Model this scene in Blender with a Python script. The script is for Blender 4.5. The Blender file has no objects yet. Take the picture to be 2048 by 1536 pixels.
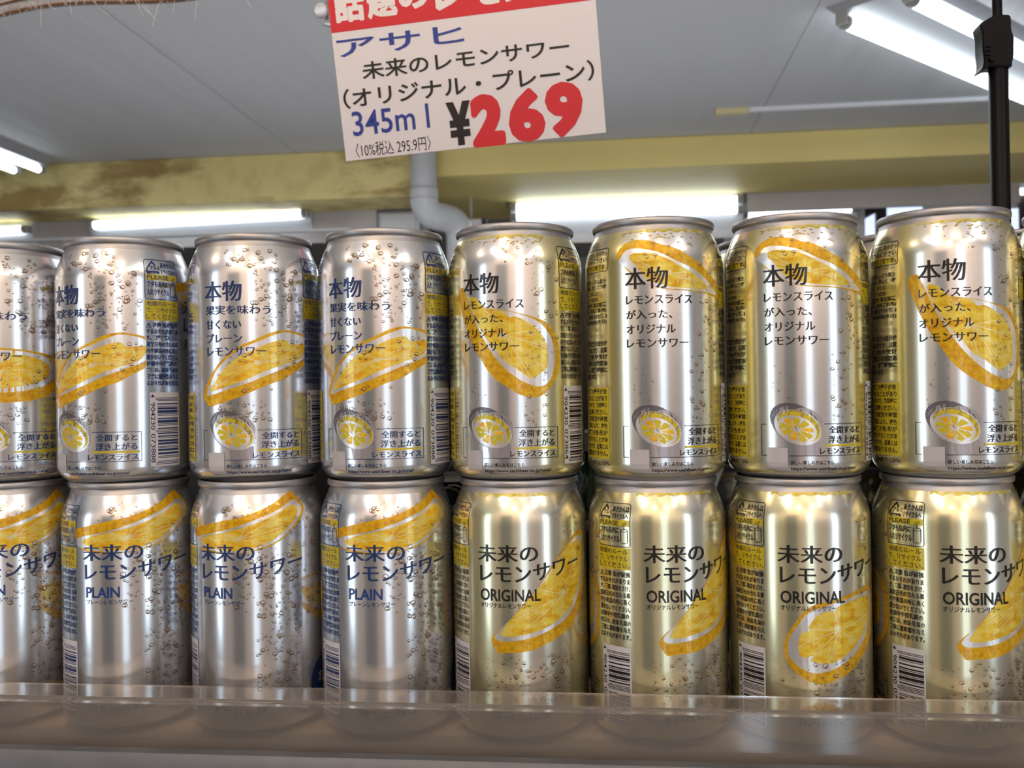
import bpy, bmesh, math, random
from mathutils import Vector, Matrix
random.seed(7)
SC = bpy.context.scene
COL = SC.collection
ZO = 1.15                       # height of the shelf board above the floor (m)
PI = math.pi

def W(x, y, z):                 # millimetres, z measured from the shelf board
    return Vector((x/1000, y/1000, z/1000+ZO))

# ------------------------------------------------------------------ camera
def make_camera():
    yaw, pit, rol = -.107, .005, -.016
    cy, sy, cp, sp = math.cos(yaw), math.sin(yaw), math.cos(pit), math.sin(pit)
    fw = Vector((sy*cp, cy*cp, sp)); rt = Vector((cy, -sy, 0)); up = rt.cross(fw)
    r = rt*math.cos(rol)+up*math.sin(rol); u = -rt*math.sin(rol)+up*math.cos(rol)
    M = Matrix(((r.x, u.x, -fw.x), (r.y, u.y, -fw.y), (r.z, u.z, -fw.z))).to_4x4()
    M.translation = W(0, -469.8, 165.2)
    cd = bpy.data.cameras.new('camera'); cd.sensor_width = 36; cd.lens = 1900/2048*36
    cd.clip_start = .02; cd.clip_end = 60
    cd.dof.use_dof = True; cd.dof.focus_distance = .44; cd.dof.aperture_fstop = 22
    co = bpy.data.objects.new('camera', cd); COL.objects.link(co); co.matrix_world = M
    SC.camera = co
make_camera()
SC.view_settings.view_transform = 'Standard'; SC.view_settings.look = 'None'
SC.view_settings.gamma = 1; SC.view_settings.use_curve_mapping = False
SC.view_settings.exposure = 0.25
SC.cycles.use_denoising = True
SC.cycles.max_bounces = 10; SC.cycles.transmission_bounces = 8
SC.cycles.caustics_reflective = False; SC.cycles.caustics_refractive = False
SC.cycles.sample_clamp_indirect = 6
wd = bpy.data.worlds.new('world'); SC.world = wd; wd.use_nodes = True
wd.node_tree.nodes['Background'].inputs[0].default_value = (.62, .68, .78, 1)
wd.node_tree.nodes['Background'].inputs[1].default_value = .25

# ------------------------------------------------------------------ materials
def mat(name, col, rough=.5, metal=0, spec=.5, coat=0, trans=0, ior=1.45, emit=None, es=0, alpha=1):
    m = bpy.data.materials.new(name); m.use_nodes = True
    b = m.node_tree.nodes['Principled BSDF']; I = b.inputs
    I['Base Color'].default_value = (*col, 1); I['Roughness'].default_value = rough
    I['Metallic'].default_value = metal; I['Specular IOR Level'].default_value = spec
    I['Coat Weight'].default_value = coat; I['Coat Roughness'].default_value = .06
    I['Transmission Weight'].default_value = trans; I['IOR'].default_value = ior
    I['Alpha'].default_value = alpha
    if emit: I['Emission Color'].default_value = (*emit, 1); I['Emission Strength'].default_value = es
    return m
def nodes(m): return m.node_tree.nodes, m.node_tree.links, m.node_tree.nodes['Principled BSDF']
def noise(N, L, scale, detail=4, rough=.5, vec=None, stretch=None):
    n = N.new('ShaderNodeTexNoise'); n.inputs['Scale'].default_value = scale
    n.inputs['Detail'].default_value = detail; n.inputs['Roughness'].default_value = rough
    tc = N.new('ShaderNodeTexCoord'); src = tc.outputs['Object']
    if stretch:
        mp = N.new('ShaderNodeMapping'); mp.inputs['Scale'].default_value = stretch
        L.new(src, mp.inputs['Vector']); src = mp.outputs['Vector']
    L.new(src, n.inputs['Vector'])
    return n.outputs['Fac']
def ramp(N, L, fac, stops):
    r = N.new('ShaderNodeValToRGB'); e = r.color_ramp.elements
    while len(e) < len(stops): e.new(.5)
    for i, (p, c) in enumerate(stops): e[i].position = p; e[i].color = (*c, 1)
    L.new(fac, r.inputs['Fac']); return r.outputs['Color']
def noisy(name, stops, scale, rough=.5, metal=0, bump=0, stretch=None, detail=4, spec=.5, coat=0):
    m = mat(name, stops[0][1], rough, metal, spec, coat); N, L, b = nodes(m)
    f = noise(N, L, scale, detail, .6, stretch=stretch)
    L.new(ramp(N, L, f, stops), b.inputs['Base Color'])
    if bump:
        bp = N.new('ShaderNodeBump'); bp.inputs['Strength'].default_value = bump
        bp.inputs['Distance'].default_value = .002
        L.new(f, bp.inputs['Height']); L.new(bp.outputs['Normal'], b.inputs['Normal'])
    return m

R = 33.1; CIRC = 2*PI*R
def can_paint(name, stops, metal, rough):
    """lacquer over aluminium, tinted around the can: stops are (mm around the can, colour)"""
    m = mat(name, (.8, .8, .8), rough, metal, .5, .35); N, L, b = nodes(m)
    tc = N.new('ShaderNodeTexCoord'); sp = N.new('ShaderNodeSeparateXYZ'); L.new(tc.outputs['Object'], sp.inputs[0])
    ng = N.new('ShaderNodeMath'); ng.operation = 'MULTIPLY'; ng.inputs[1].default_value = -1; L.new(sp.outputs['Y'], ng.inputs[0])
    at = N.new('ShaderNodeMath'); at.operation = 'ARCTAN2'; L.new(sp.outputs['X'], at.inputs[0]); L.new(ng.outputs[0], at.inputs[1])
    mr = N.new('ShaderNodeMapRange'); mr.inputs['From Min'].default_value = -PI; mr.inputs['From Max'].default_value = PI
    L.new(at.outputs[0], mr.inputs['Value'])
    c = ramp(N, L, mr.outputs[0], [((u+CIRC/2)/CIRC, col) for u, col in stops])
    f = noise(N, L, 2500, 2)
    mx = N.new('ShaderNodeMix'); mx.data_type = 'RGBA'; mx.blend_type = 'MULTIPLY'; mx.inputs['Factor'].default_value = .12
    L.new(c, mx.inputs['A']); L.new(ramp(N, L, f, [(.35, (.7, .7, .7)), (.65, (1, 1, 1))]), mx.inputs['B'])
    L.new(mx.outputs['Result'], b.inputs['Base Color'])
    return m
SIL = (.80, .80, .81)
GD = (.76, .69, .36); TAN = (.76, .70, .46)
M = {}
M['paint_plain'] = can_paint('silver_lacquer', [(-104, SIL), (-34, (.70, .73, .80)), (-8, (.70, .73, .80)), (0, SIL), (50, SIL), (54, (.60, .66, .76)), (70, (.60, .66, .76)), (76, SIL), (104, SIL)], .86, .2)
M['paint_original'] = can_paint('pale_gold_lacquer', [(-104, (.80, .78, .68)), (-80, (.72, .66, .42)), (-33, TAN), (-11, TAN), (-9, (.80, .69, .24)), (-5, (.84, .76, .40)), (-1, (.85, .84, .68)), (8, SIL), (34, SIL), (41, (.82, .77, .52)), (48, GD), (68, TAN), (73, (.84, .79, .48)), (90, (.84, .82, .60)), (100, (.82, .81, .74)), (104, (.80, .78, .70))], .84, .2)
M['paint_original'].node_tree  # wraps at the seam behind the front panel
M['alu'] = mat('bare_aluminium', (.46, .45, .46), .42, .9)
M['alu_d'] = mat('aluminium_lid', (.62, .63, .65), .34, 1)
def ink(name, c, rough=.35, metal=0.0): return mat(name, c, rough, metal, .4, .3)
M['black'] = ink('black_ink', (.012, .010, .009))
M['navy'] = ink('navy_ink', (.012, .035, .14))
M['blue'] = ink('blue_ink', (.012, .045, .22))
M['yellow'] = ink('yellow_ink', (.66, .52, .02), .35, .3)
M['white'] = ink('pale_ink', (.66, .64, .66), .45, .1)
M['patch'] = ink('pale_patch_ink', (.50, .48, .50), .45, .1); M['olive'] = noisy('olive_yellow_print', [(.42, (.50, .42, .03)), (.6, (.62, .56, .30))], 300, .3, .4)
M['pith'] = mat('lemon_pith_print', (.80, .78, .77), .28, .72, .4, .3)
M['grey1'] = ink('dark_grey_ink', (.16, .15, .17), .3, .5)
M['grey2'] = ink('mid_grey_ink', (.42, .39, .41), .3, .6)
M['bub'] = ink('bubble_ink', (.20, .13, .07), .3, .5)
M['bub_y'] = ink('bubble_yellow_ink', (.42, .33, .07), .3, .5)
M['navy_seal'] = ink('navy_seal_ink', (.01, .03, .12)); M['brown_seal'] = ink('brown_seal_ink', (.09, .05, .02))
def lemon(name, stops, sc, stretch=None):
    return noisy(name, stops, sc, .3, .25, 0, stretch, 6, .4, .35)
M['rind'] = lemon('lemon_rind_print', [(.3, (.56, .24, .004)), (.5, (.74, .40, .006)), (.68, (.82, .54, .012))], 420)
M['rind_o'] = lemon('lemon_rind_print_gold', [(.3, (.52, .23, .004)), (.5, (.68, .38, .008)), (.68, (.76, .52, .014))], 420)
M['flesh'] = lemon('lemon_flesh_print', [(.38, (.82, .38, .006)), (.48, (.86, .54, .02)), (.62, (.87, .68, .12))], 150, (1, 1, 2.2))
M['flesh_o'] = lemon('lemon_flesh_print_gold', [(.38, (.70, .37, .008)), (.48, (.78, .55, .03)), (.62, (.82, .66, .12))], 150, (1, 1, 2.2))
M['membrane'] = mat('lemon_membrane_print', (.84, .74, .42), .3, .4, .4, .3)

# ------------------------------------------------------------------ object helpers
def tag(o, label=None, cat=None, group=None, kind=None):
    if label: o['label'] = label
    if cat: o['category'] = cat
    if group: o['group'] = group
    if kind: o['kind'] = kind
    return o
def empty(name, loc, rz=0):
    o = bpy.data.objects.new(name, None); COL.objects.link(o); o.location = loc; o.rotation_euler = (0, 0, rz)
    o.empty_display_size = .01
    return o
def link(name, me, parent=None, loc=None, rot=None, smooth=None):
    o = bpy.data.objects.new(name, me); COL.objects.link(o)
    if parent: o.parent = parent
    if loc is not None: o.location = loc
    if rot is not None: o.rotation_euler = rot
    return o
def bm_mesh(name, bm, mats, smooth=False, angle=None):
    me = bpy.data.meshes.new(name); bm.normal_update(); bm.to_mesh(me); bm.free()
    for m in (mats if isinstance(mats, (list, tuple)) else [mats]): me.materials.append(m)
    if smooth:
        me.polygons.foreach_set('use_smooth', [True]*len(me.polygons))
        if angle: me.set_sharp_from_angle(angle=angle)
    return me
def box(bm, c, s, bev=0, mi=0, rot=None):
    """centre / size in metres"""
    r = bmesh.ops.create_cube(bm, size=1); vs = r['verts']
    bmesh.ops.scale(bm, vec=s, verts=vs)
    if bev:
        es = list({e for v in vs for e in v.link_edges})
        rr = bmesh.ops.bevel(bm, geom=es, offset=bev, segments=2, affect='EDGES', profile=.5)
        vs = list({v for f in rr['faces'] for v in f.verts} | {v for v in vs if v.is_valid})
    if rot: bmesh.ops.rotate(bm, verts=vs, cent=(0, 0, 0), matrix=rot)
    bmesh.ops.translate(bm, verts=vs, vec=c)
    for f in {f for v in vs for f in v.link_faces}: f.material_index = mi
    return vs
def boxmm(bm, x0, x1, y0, y1, z0, z1, bev=0, mi=0):
    """box given by its limits in millimetres, z from the shelf board, world space"""
    c = (W(x0, y0, z0)+W(x1, y1, z1))/2
    return box(bm, c, ((x1-x0)/1000, (y1-y0)/1000, (z1-z0)/1000), bev/1000, mi)
def lathe(bm, prof, seg=64, mi=0, cap=False):
    rings = []
    for (r, z) in prof:
        rings.append([bm.verts.new((r*math.sin(2*PI*i/seg), -r*math.cos(2*PI*i/seg), z)) for i in range(seg)] if r > 1e-7 else [bm.verts.new((0, 0, z))])
    for a, b in zip(rings, rings[1:]):
        for i in range(seg):
            j = (i+1) % seg
            if len(a) == 1 and len(b) == 1: continue
            if len(a) == 1: f = bm.faces.new((a[0], b[j], b[i]))
            elif len(b) == 1: f = bm.faces.new((a[i], a[j], b[0]))
            else: f = bm.faces.new((a[i], a[j], b[j], b[i]))
            f.material_index = mi
    return rings
def tube(bm, pts, rad, seg=16, mi=0, cap=True):
    pts = [Vector(p) for p in pts]; rings = []
    rads = rad if isinstance(rad, (list, tuple)) else [rad]*len(pts)
    ref = None
    for i, p in enumerate(pts):
        d = (pts[min(i+1, len(pts)-1)]-pts[max(i-1, 0)]).normalized()
        if ref is None: ref = Vector((0, 0, 1)) if abs(d.z) < .9 else Vector((1, 0, 0))
        a = d.cross(ref).normalized(); b = a.cross(d).normalized(); ref = b
        rings.append([bm.verts.new(p+rads[i]*(a*math.cos(2*PI*k/seg)+b*math.sin(2*PI*k/seg))) for k in range(seg)])
    for A, B in zip(rings, rings[1:]):
        for k in range(seg):
            f = bm.faces.new((A[k], A[(k+1) % seg], B[(k+1) % seg], B[k])); f.material_index = mi
    if cap:
        f = bm.faces.new(rings[0][::-1]); f.material_index = mi
        f = bm.faces.new(rings[-1]); f.material_index = mi
    bmesh.ops.recalc_face_normals(bm, faces=bm.faces)
def extrude_x(bm, prof, x0, x1, mi=0):
    """closed (y,z) outline in world metres swept along x"""
    A = [bm.verts.new((x0, y, z)) for y, z in prof]; B = [bm.verts.new((x1, y, z)) for y, z in prof]
    n = len(prof)
    for i in range(n): bm.faces.new((A[i], A[(i+1) % n], B[(i+1) % n], B[i])).material_index = mi
    bm.faces.new(A[::-1]).material_index = mi; bm.faces.new(B).material_index = mi
    bmesh.ops.recalc_face_normals(bm, faces=bm.faces)

# ------------------------------------------------------------------ lettering and printed artwork
_fc = {}
def glyphs(body, off=0, res=3, shear=0, space=1):
    k = (body, off, res, shear, space)
    if k in _fc: return _fc[k]
    c = bpy.data.curves.new('lettering', 'FONT'); c.body = body; c.offset = off; c.resolution_u = res
    c.fill_mode = 'FRONT'; c.shear = shear; c.space_character = space; c.space_line = 1
    o = bpy.data.objects.new('lettering', c); COL.objects.link(o)
    dg = bpy.context.evaluated_depsgraph_get(); e = o.evaluated_get(dg); me = e.to_mesh()
    vs = [(v.co.x, v.co.y) for v in me.vertices]; fs = [tuple(p.vertices) for p in me.polygons]
    e.to_mesh_clear(); bpy.data.objects.remove(o); bpy.data.curves.remove(c)
    xs = [v[0] for v in vs]; ys = [v[1] for v in vs]
    _fc[k] = (vs, fs, (min(xs), max(xs), min(ys), max(ys)))
    return _fc[k]

class Print:
    """flat artwork gathered in label millimetres (u right, v up), in ink layers"""
    def __init__(s, mats): s.mats = mats; s.parts = []
    def mi(s, name):
        if name not in s.mats: s.mats.append(name)
        return s.mats.index(name)
    def add(s, vs, fs, m, layer): s.parts.append((vs, fs, s.mi(m), layer))
    def text(s, body, u0, u1, v0, v1, m='black', off=0, layer=8, rot=0, mincho=False, res=3, shear=0, warp=None, fat=0):
        vs, fs, (a, b, c, d) = glyphs(body, off+(.002 if mincho else 0), res, shear)
        reps = (-.022, 0, .022) if mincho else (0,)
        reps = [(d, 0) for d in reps]
        if fat: reps = [(0, 0)]+[(fat*math.cos(t*PI/4), fat*math.sin(t*PI/4)) for t in range(8)]
        for k, (dx, dy) in enumerate(reps):
            out = []
            for x, y in vs:
                p = (x+dx-a)/(b-a); q = (y+dy-c)/(d-c)
                if rot: p, q = q, 1-p            # reads downwards
                u = u0+p*(u1-u0); v = v0+q*(v1-v0)
                if warp: u, v = warp(u, v)
                out.append((u, v))
            s.add(out, fs, m, layer+k*.15)
    def poly(s, pts, m, layer=1, smooth=False):
        if smooth: pts = crspline(pts)
        bm = bmesh.new(); f = bm.faces.new([bm.verts.new((x, y, 0)) for x, y in pts])
        f.normal_update()
        if f.normal.z < 0: f.normal_flip()
        bmesh.ops.triangulate(bm, faces=[f], quad_method='BEAUTY', ngon_method='BEAUTY')
        bm.verts.index_update()
        s.add([(v.co.x, v.co.y) for v in bm.verts], [tuple(v.index for v in f.verts) for f in bm.faces], m, layer); bm.free()
    def rect(s, u0, u1, v0, v1, m, layer=1): s.poly([(u0, v0), (u1, v0), (u1, v1), (u0, v1)], m, layer)
    def line(s, pts, w, m, layer=7):
        for (x0, y0), (x1, y1) in zip(pts, pts[1:]):
            l = math.hypot(x1-x0, y1-y0) or 1; nx, ny = -(y1-y0)/l*w/2, (x1-x0)/l*w/2
            ex, ey = (x1-x0)/l*w*.3, (y1-y0)/l*w*.3
            s.add([(x0-nx-ex, y0-ny-ey), (x1-nx+ex, y1-ny+ey), (x1+nx+ex, y1+ny+ey), (x0+nx-ex, y0+ny-ey)], [(0, 1, 2, 3)], m, layer)
    def ell(s, cx, cy, a, b, rot, m, layer, n=28, a0=0, a1=2*PI):
        c, d = math.cos(rot), math.sin(rot)
        s.poly([(cx+a*math.cos(t)*c-b*math.sin(t)*d, cy+a*math.cos(t)*d+b*math.sin(t)*c) for t in [a0+(a1-a0)*i/n for i in range(n)]], m, layer)
    def ring(s, cx, cy, a, b, w, m, layer, n=16, a0=0, a1=2*PI, rot=0):
        c, d = math.cos(rot), math.sin(rot); vs = []
        for i in range(n+1):
            t = a0+(a1-a0)*i/n; k = w*(1 if a1-a0 > 6 else math.sin(PI*i/n)*1.2+.1)
            for q in (0, 1):
                x, y = (a-q*k)*math.cos(t), (b-q*k)*math.sin(t); vs.append((cx+x*c-y*d, cy+x*d+y*c))
        s.add(vs, [(2*i, 2*i+2, 2*i+3, 2*i+1) for i in range(n)], m, layer)
    def build(s, name, mapper, cut_u=3.0, cut_v=None, keep=None):
        bm = bmesh.new(); lay = bm.verts.layers.float.new('layer')
        groups = {}
        for vs, fs, mi, layer in s.parts:
            bv = [bm.verts.new((x, y, 0)) for x, y in vs]
            for b in bv: b[lay] = layer
            for f in fs:
                try: nf = bm.faces.new([bv[i] for i in f])
                except ValueError: continue
                nf.material_index = mi
        bm.normal_update()
        for f in bm.faces:
            if f.normal.z < 0: f.normal_flip()
        if cut_u:
            big = [f for f in bm.faces if max(v.co.x for v in f.verts)-min(v.co.x for v in f.verts) > cut_u]
            gset = set(big)
            lo = min((v.co.x for f in big for v in f.verts), default=0); hi = max((v.co.x for f in big for v in f.verts), default=0)
            k = math.floor(lo/cut_u)
            while k*cut_u < hi:
                x = k*cut_u
                fs = [f for f in gset if f.is_valid and min(v.co.x for v in f.verts) < x-1e-5 and max(v.co.x for v in f.verts) > x+1e-5]
                if fs:
                    ge = set(fs)
                    for f in fs: ge.update(f.edges); ge.update(f.verts)
                    r = bmesh.ops.bisect_plane(bm, geom=list(ge), plane_co=(x, 0, 0), plane_no=(1, 0, 0), dist=1e-6)
                    gset = {f for f in gset if f.is_valid} | {g for g in r['geom'] if isinstance(g, bmesh.types.BMFace)}
                k += 1
        if cut_v:
            for y in cut_v:
                fs = [f for f in bm.faces if min(v.co.y for v in f.verts) < y-1e-5 and max(v.co.y for v in f.verts) > y+1e-5]
                if fs:
                    ge = set(fs)
                    for f in fs: ge.update(f.edges); ge.update(f.verts)
                    bmesh.ops.bisect_plane(bm, geom=list(ge), plane_co=(0, y, 0), plane_no=(0, 1, 0), dist=1e-6)
        if keep: bmesh.ops.delete(bm, geom=[f for f in bm.faces if not keep(f.calc_center_median())], context='FACES')
        for v in bm.verts: v.co = mapper(v.co.x, v.co.y, v[lay])
        me = bpy.data.meshes.new(name); bm.to_mesh(me); bm.free()
        for n in s.mats: me.materials.append(M[n])
        return me

def crspline(p, n=5):
    out = []; k = len(p)
    for i in range(k):
        a, b, c, d = p[i-1], p[i], p[(i+1) % k], p[(i+2) % k]
        for j in range(n):
            t = j/n
            out.append(tuple(.5*((2*b[q])+(-a[q]+c[q])*t+(2*a[q]-5*b[q]+4*c[q]-d[q])*t*t+(-a[q]+3*b[q]-3*c[q]+d[q])*t**3) for q in (0, 1)))
    return out

# ------------------------------------------------------------------ the can
H = 122.2
BODY = [(0, 17), (.0, 23.6), (.35, 25.2), (1.2, 27.0), (2.3, 28.9), (3.6, 30.7), (5.2, 32.0), (7, 32.8), (9, 33.1), (60, 33.1), (101, 33.1), (104.5, 32.85), (107.5, 32.2), (110.5, 31.2), (113.5, 30.0), (116, 28.9), (117.8, 28.2), (118.8, 27.9), (119.2, 28.0)]
def prof(v):
    P = BODY[1:]
    if v <= P[0][0]: return P[0][1]
    for (z0, r0), (z1, r1) in zip(P, P[1:]):
        if v <= z1: return r0+(r1-r0)*(v-z0)/max(z1-z0, 1e-6)
    return P[-1][1]
def can_map(u, v, layer):
    r = (prof(v)+.05+.018*layer)/1000; a = u/R
    return Vector((r*math.sin(a), -r*math.cos(a), v/1000))
CUTV = [2.3, 3.6, 5.2, 7, 9, 101, 103, 104.5, 106, 107.5, 109, 110.5, 112, 113.5, 115, 116, 117]

ART = {
 'A': dict(rind=[(0.2, 91.9), (2.2, 87.7), (7.5, 86.9), (13.7, 82.1), (22.2, 80.6), (28.3, 79.3), (37.8, 76.6), (42.7, 74.3), (47.2, 68.3), (48.9, 60.3), (48.4, 52.1), (44.6, 46.0), (39.7, 41.2), (34.3, 40.1), (28.8, 41.4), (23.5, 44.6), (17.9, 48.3), (13.2, 53.2), (9.6, 58.6), (5.3, 65.2), (1.2, 73.1), (-2.2, 81.5), (-4.6, 89.1), (-2.5, 92.2)],
  pith=[(0.9, 90.6), (3.2, 87.8), (7.9, 86.8), (13.7, 81.8), (22.2, 80.3), (28.3, 79.0), (36.7, 75.8), (41.9, 71.4), (45.7, 64.2), (46.1, 56.1), (43.9, 48.8), (39.8, 45.4), (34.4, 45.7), (27.7, 49.0), (21.7, 53.8), (16.2, 60.4), (12.7, 65.7), (7.3, 75.2), (3.7, 83.9)],
  flesh=[(3.8, 87.2), (8.2, 86.6), (12.9, 81.9), (21.1, 80.2), (24.1, 77.4), (28.2, 77.3), (36.6, 72.1), (41.1, 66.6), (42.5, 60.1), (42.0, 53.7), (39.4, 51.7), (34.5, 48.9), (31.2, 50.5), (26.9, 53.8), (21.8, 57.0), (17.7, 62.3), (14.1, 66.0), (11.3, 70.2), (8.1, 75.5), (5.5, 80.9)],
  c=(22, 69), rays=[(40, 72), (43, 63), (41.5, 53), (34, 49), (24, 56), (12, 82)]),
 'B': dict(rind=[(-4.8, 104.5), (-2.7, 108.3), (0.1, 110.2), (4.0, 111.3), (8.7, 111.0), (13.1, 110.2), (16.6, 108.8), (23.1, 107.0), (29.7, 103.6), (36.7, 99.5), (43.1, 95.1), (48.5, 90.5), (49, 84.5), (45.3, 85.3), (38.4, 86.6), (30.4, 87.3), (24.6, 87.7), (18.6, 88.1), (12.8, 89.6), (8.3, 92.0), (3.7, 95.2), (0.5, 97.9), (-1.5, 100.3), (-3.9, 102.8)],
  pith=[(-3.2, 101.5), (-2.1, 103.8), (0.0, 106.4), (4.0, 107.3), (10.1, 106.4), (16.0, 104.8), (23.3, 101.2), (31.3, 97.8), (38.6, 93.7), (45.0, 88.9), (47.3, 86.2), (38.5, 87.2), (27.8, 88.0), (18.6, 88.5), (11.3, 90.4), (5.0, 94.7), (0.6, 98.6)],
  flesh=[(2.6, 104.6), (7.0, 105.1), (13.0, 104.3), (18.9, 102.2), (24.8, 99.0), (31.2, 95.9), (36.6, 92.4), (40.6, 89.1), (34.6, 88.4), (27.8, 88.6), (20.1, 89.4), (11.3, 92.4), (6.9, 96.8), (4.5, 100.1), (2.4, 102.1)],
  c=(19, 95), rays=[(3, 103), (5, 99), (12, 91.5), (30, 96), (36, 90)]),
 'C': dict(rind=[(6.7, 49.9), (9.1, 52.8), (15.9, 58.5), (22.6, 66.6), (29.3, 73.9), (35.3, 82.1), (41.3, 88.6), (47.5, 94.3), (52.7, 96.8), (58, 96.0), (60.7, 84.6), (58.5, 72.0), (53.6, 61.5), (48.3, 54.4), (41.2, 50.2), (33.5, 47.0), (27.7, 44.8), (21.1, 43.5), (14.6, 43.2), (10.1, 42.8), (7.8, 45.2), (6.3, 48.2)],
  pith=[(8.2, 50.6), (12.0, 55.2), (18.2, 60.9), (29.3, 73.4), (41.0, 87.0), (49.3, 93.8), (56.8, 94.0), (58.6, 82.8), (56.4, 73.5), (51.4, 64.8), (44.4, 57.8), (36.1, 53.7), (29.0, 51.0), (20.2, 49.0), (11.9, 48.3), (9.0, 49.0)],
  flesh=[(11.4, 52.4), (14.8, 57.4), (20.4, 63.4), (28.7, 72.2), (37.5, 82.1), (44.9, 90.2), (50.3, 92.4), (56.0, 91.3), (56.7, 82.4), (53.8, 73.0), (47.2, 63.2), (38.1, 56.6), (29.0, 53.1), (20.2, 51.2), (14.7, 50.6), (11.7, 50.9)],
  c=(42, 69), rays=[(22, 54), (17, 58), (30, 72), (52, 88), (40, 58)]),
 'D': dict(rind=[(2.2, 48.0), (3.9, 53.0), (7.1, 58.1), (11.2, 63.5), (15.6, 66.4), (23.0, 67.9), (30.7, 69.9), (39.5, 71.8), (47.9, 72.3), (52.3, 63.7), (51.2, 54.5), (47.8, 48.1), (43.6, 43.4), (38.7, 39.7), (33.8, 36.3), (27.7, 33.6), (22.4, 31.8), (18.1, 31.1), (13.1, 32.2), (9.2, 34.5), (5.8, 37.2), (3.4, 40.4), (2.3, 44.2)],
  pith=[(3.8, 48.2), (5.1, 52.5), (8.3, 57.2), (11.8, 61.9), (16.5, 64.5), (23.7, 66.7), (32.3, 68.6), (42.4, 70.2), (48.6, 69.1), (49.3, 58.7), (43.9, 50.5), (36.0, 43.7), (29.4, 39.8), (23.5, 37.4), (18.8, 36.2), (15.0, 36.0), (10.7, 37.3), (6.5, 40.1), (4.0, 43.4)],
  flesh=[(13.5, 57.5), (16.1, 61.0), (20.6, 63.3), (24.7, 63.4), (26.8, 65.4), (34.5, 67.4), (45.0, 68.0), (47.6, 60.8), (42.6, 53.1), (36.3, 47.2), (30.2, 43.2), (26.0, 41.2), (22.5, 40.2), (18.3, 40.3), (13.6, 41.4), (14.5, 43.7), (10.8, 42.8), (8.7, 44.4), (8.3, 47.6), (9.1, 52.2), (11.0, 54.3), (13.5, 54.9), (12.9, 56.2)],
  c=(27, 55), rays=[(13.5, 55.5), (14.5, 43), (22, 41), (36, 48), (45, 60), (24, 63.5), (9, 48)]),
 'E': dict(rind=[(-2.0, 43.9), (1.3, 50.4), (5.9, 56.9), (11.6, 62.3), (17.8, 66.6), (24.7, 69.6), (32.6, 73.2), (39.4, 74.6), (45.2, 74.0), (51.3, 72.7), (56.1, 69.8), (56.8, 63.9), (51.7, 57.6), (44.9, 54.0), (38.5, 50.4), (31.3, 48.0), (24.4, 45.1), (17.5, 42.2), (9.1, 39.6), (2.4, 37.9), (-0.2, 39.9)],
  pith=[(0.3, 43.8), (2.7, 49.4), (7.1, 56.3), (12.7, 61.6), (19.3, 65.8), (27.6, 69.3), (34.6, 72.1), (41.1, 73.6), (51.2, 71.2), (54.3, 66.0), (51.0, 60.7), (41.9, 57.0), (32.3, 53.2), (22.5, 49.2), (11.4, 45.7), (2.5, 43.3)],
  flesh=[(2.6, 46.3), (5.8, 50.3), (9.9, 55.4), (15.7, 60.3), (20.7, 63.2), (28.6, 66.7), (33.6, 68.7), (39.9, 69.9), (43.3, 67.6), (51.2, 68.1), (52.6, 64.4), (48.2, 60.9), (39.2, 57.8), (28.9, 54.2), (20.6, 50.5), (11.4, 47.4), (3.9, 45.3)],
  c=(27, 59), rays=[(4, 46.5), (10, 55), (20, 63), (33, 68), (46, 67), (50, 63), (44, 60)]),
 'F': dict(rind=[(-5.8, 99.6), (-1.6, 100.8), (12.4, 104.0), (22.3, 105.8), (31.1, 108.6), (38.8, 111.8), (48.5, 116.6), (51.3, 115.3), (54.8, 110.9), (55.3, 107.3), (51.5, 102.1), (46.8, 98.1), (40.5, 93.3), (32.7, 90.4), (25.1, 88.8), (15.2, 88.4), (5.7, 88.6), (-1.1, 90.6), (-5.0, 94.6)],
  pith=[(-4.1, 95.5), (5.9, 97.8), (15.4, 99.9), (23.0, 102.2), (31.0, 105.0), (38.7, 107.8), (44.9, 110.7), (49.4, 112.7), (52.7, 111.2), (53.7, 107.5), (50.1, 102.3), (45.5, 97.9), (39.7, 93.7), (32.0, 91.0), (24.4, 89.2), (13.9, 89.2), (2.9, 90.6), (-3.4, 92.0)],
  flesh=[(-0.3, 94.6), (5.9, 97.0), (15.3, 99.0), (23.8, 100.9), (31.0, 103.2), (38.7, 106.2), (44.0, 108.8), (47.5, 110.3), (50.7, 109.4), (51.1, 106.9), (48.2, 102.5), (44.7, 99.3), (38.9, 95.0), (31.2, 91.7), (24.4, 90.0), (13.9, 90.0), (4.6, 91.5), (0.4, 93.1)],
  c=(22, 95.5), rays=[(2, 95), (12, 98), (26, 101.2), (43, 108), (46, 101), (34, 93)]),
 'G': dict(rind=[(-14, 60), (-6, 65), (6, 68), (22, 68.5), (36, 67), (46, 64.5), (51, 58), (50, 50), (42, 44), (28, 41.5), (12, 42), (-4, 46), (-13, 52)],
  pith=[(-12, 60), (-5, 64.3), (6, 67), (22, 67.5), (36, 66), (45, 63), (49, 57.5), (46, 52), (38, 48.5), (26, 46.5), (12, 47), (-3, 50), (-10, 54)],
  flesh=[(-9, 59), (0, 63.5), (12, 65.5), (26, 65.5), (38, 63.5), (44.5, 59), (42, 53), (33, 50), (20, 48.5), (6, 50), (-5, 53.5)],
  c=(20, 57), rays=[(-6, 57), (4, 64), (20, 65.5), (35, 64), (44, 58), (34, 50.5), (16, 49)]),
}
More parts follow.
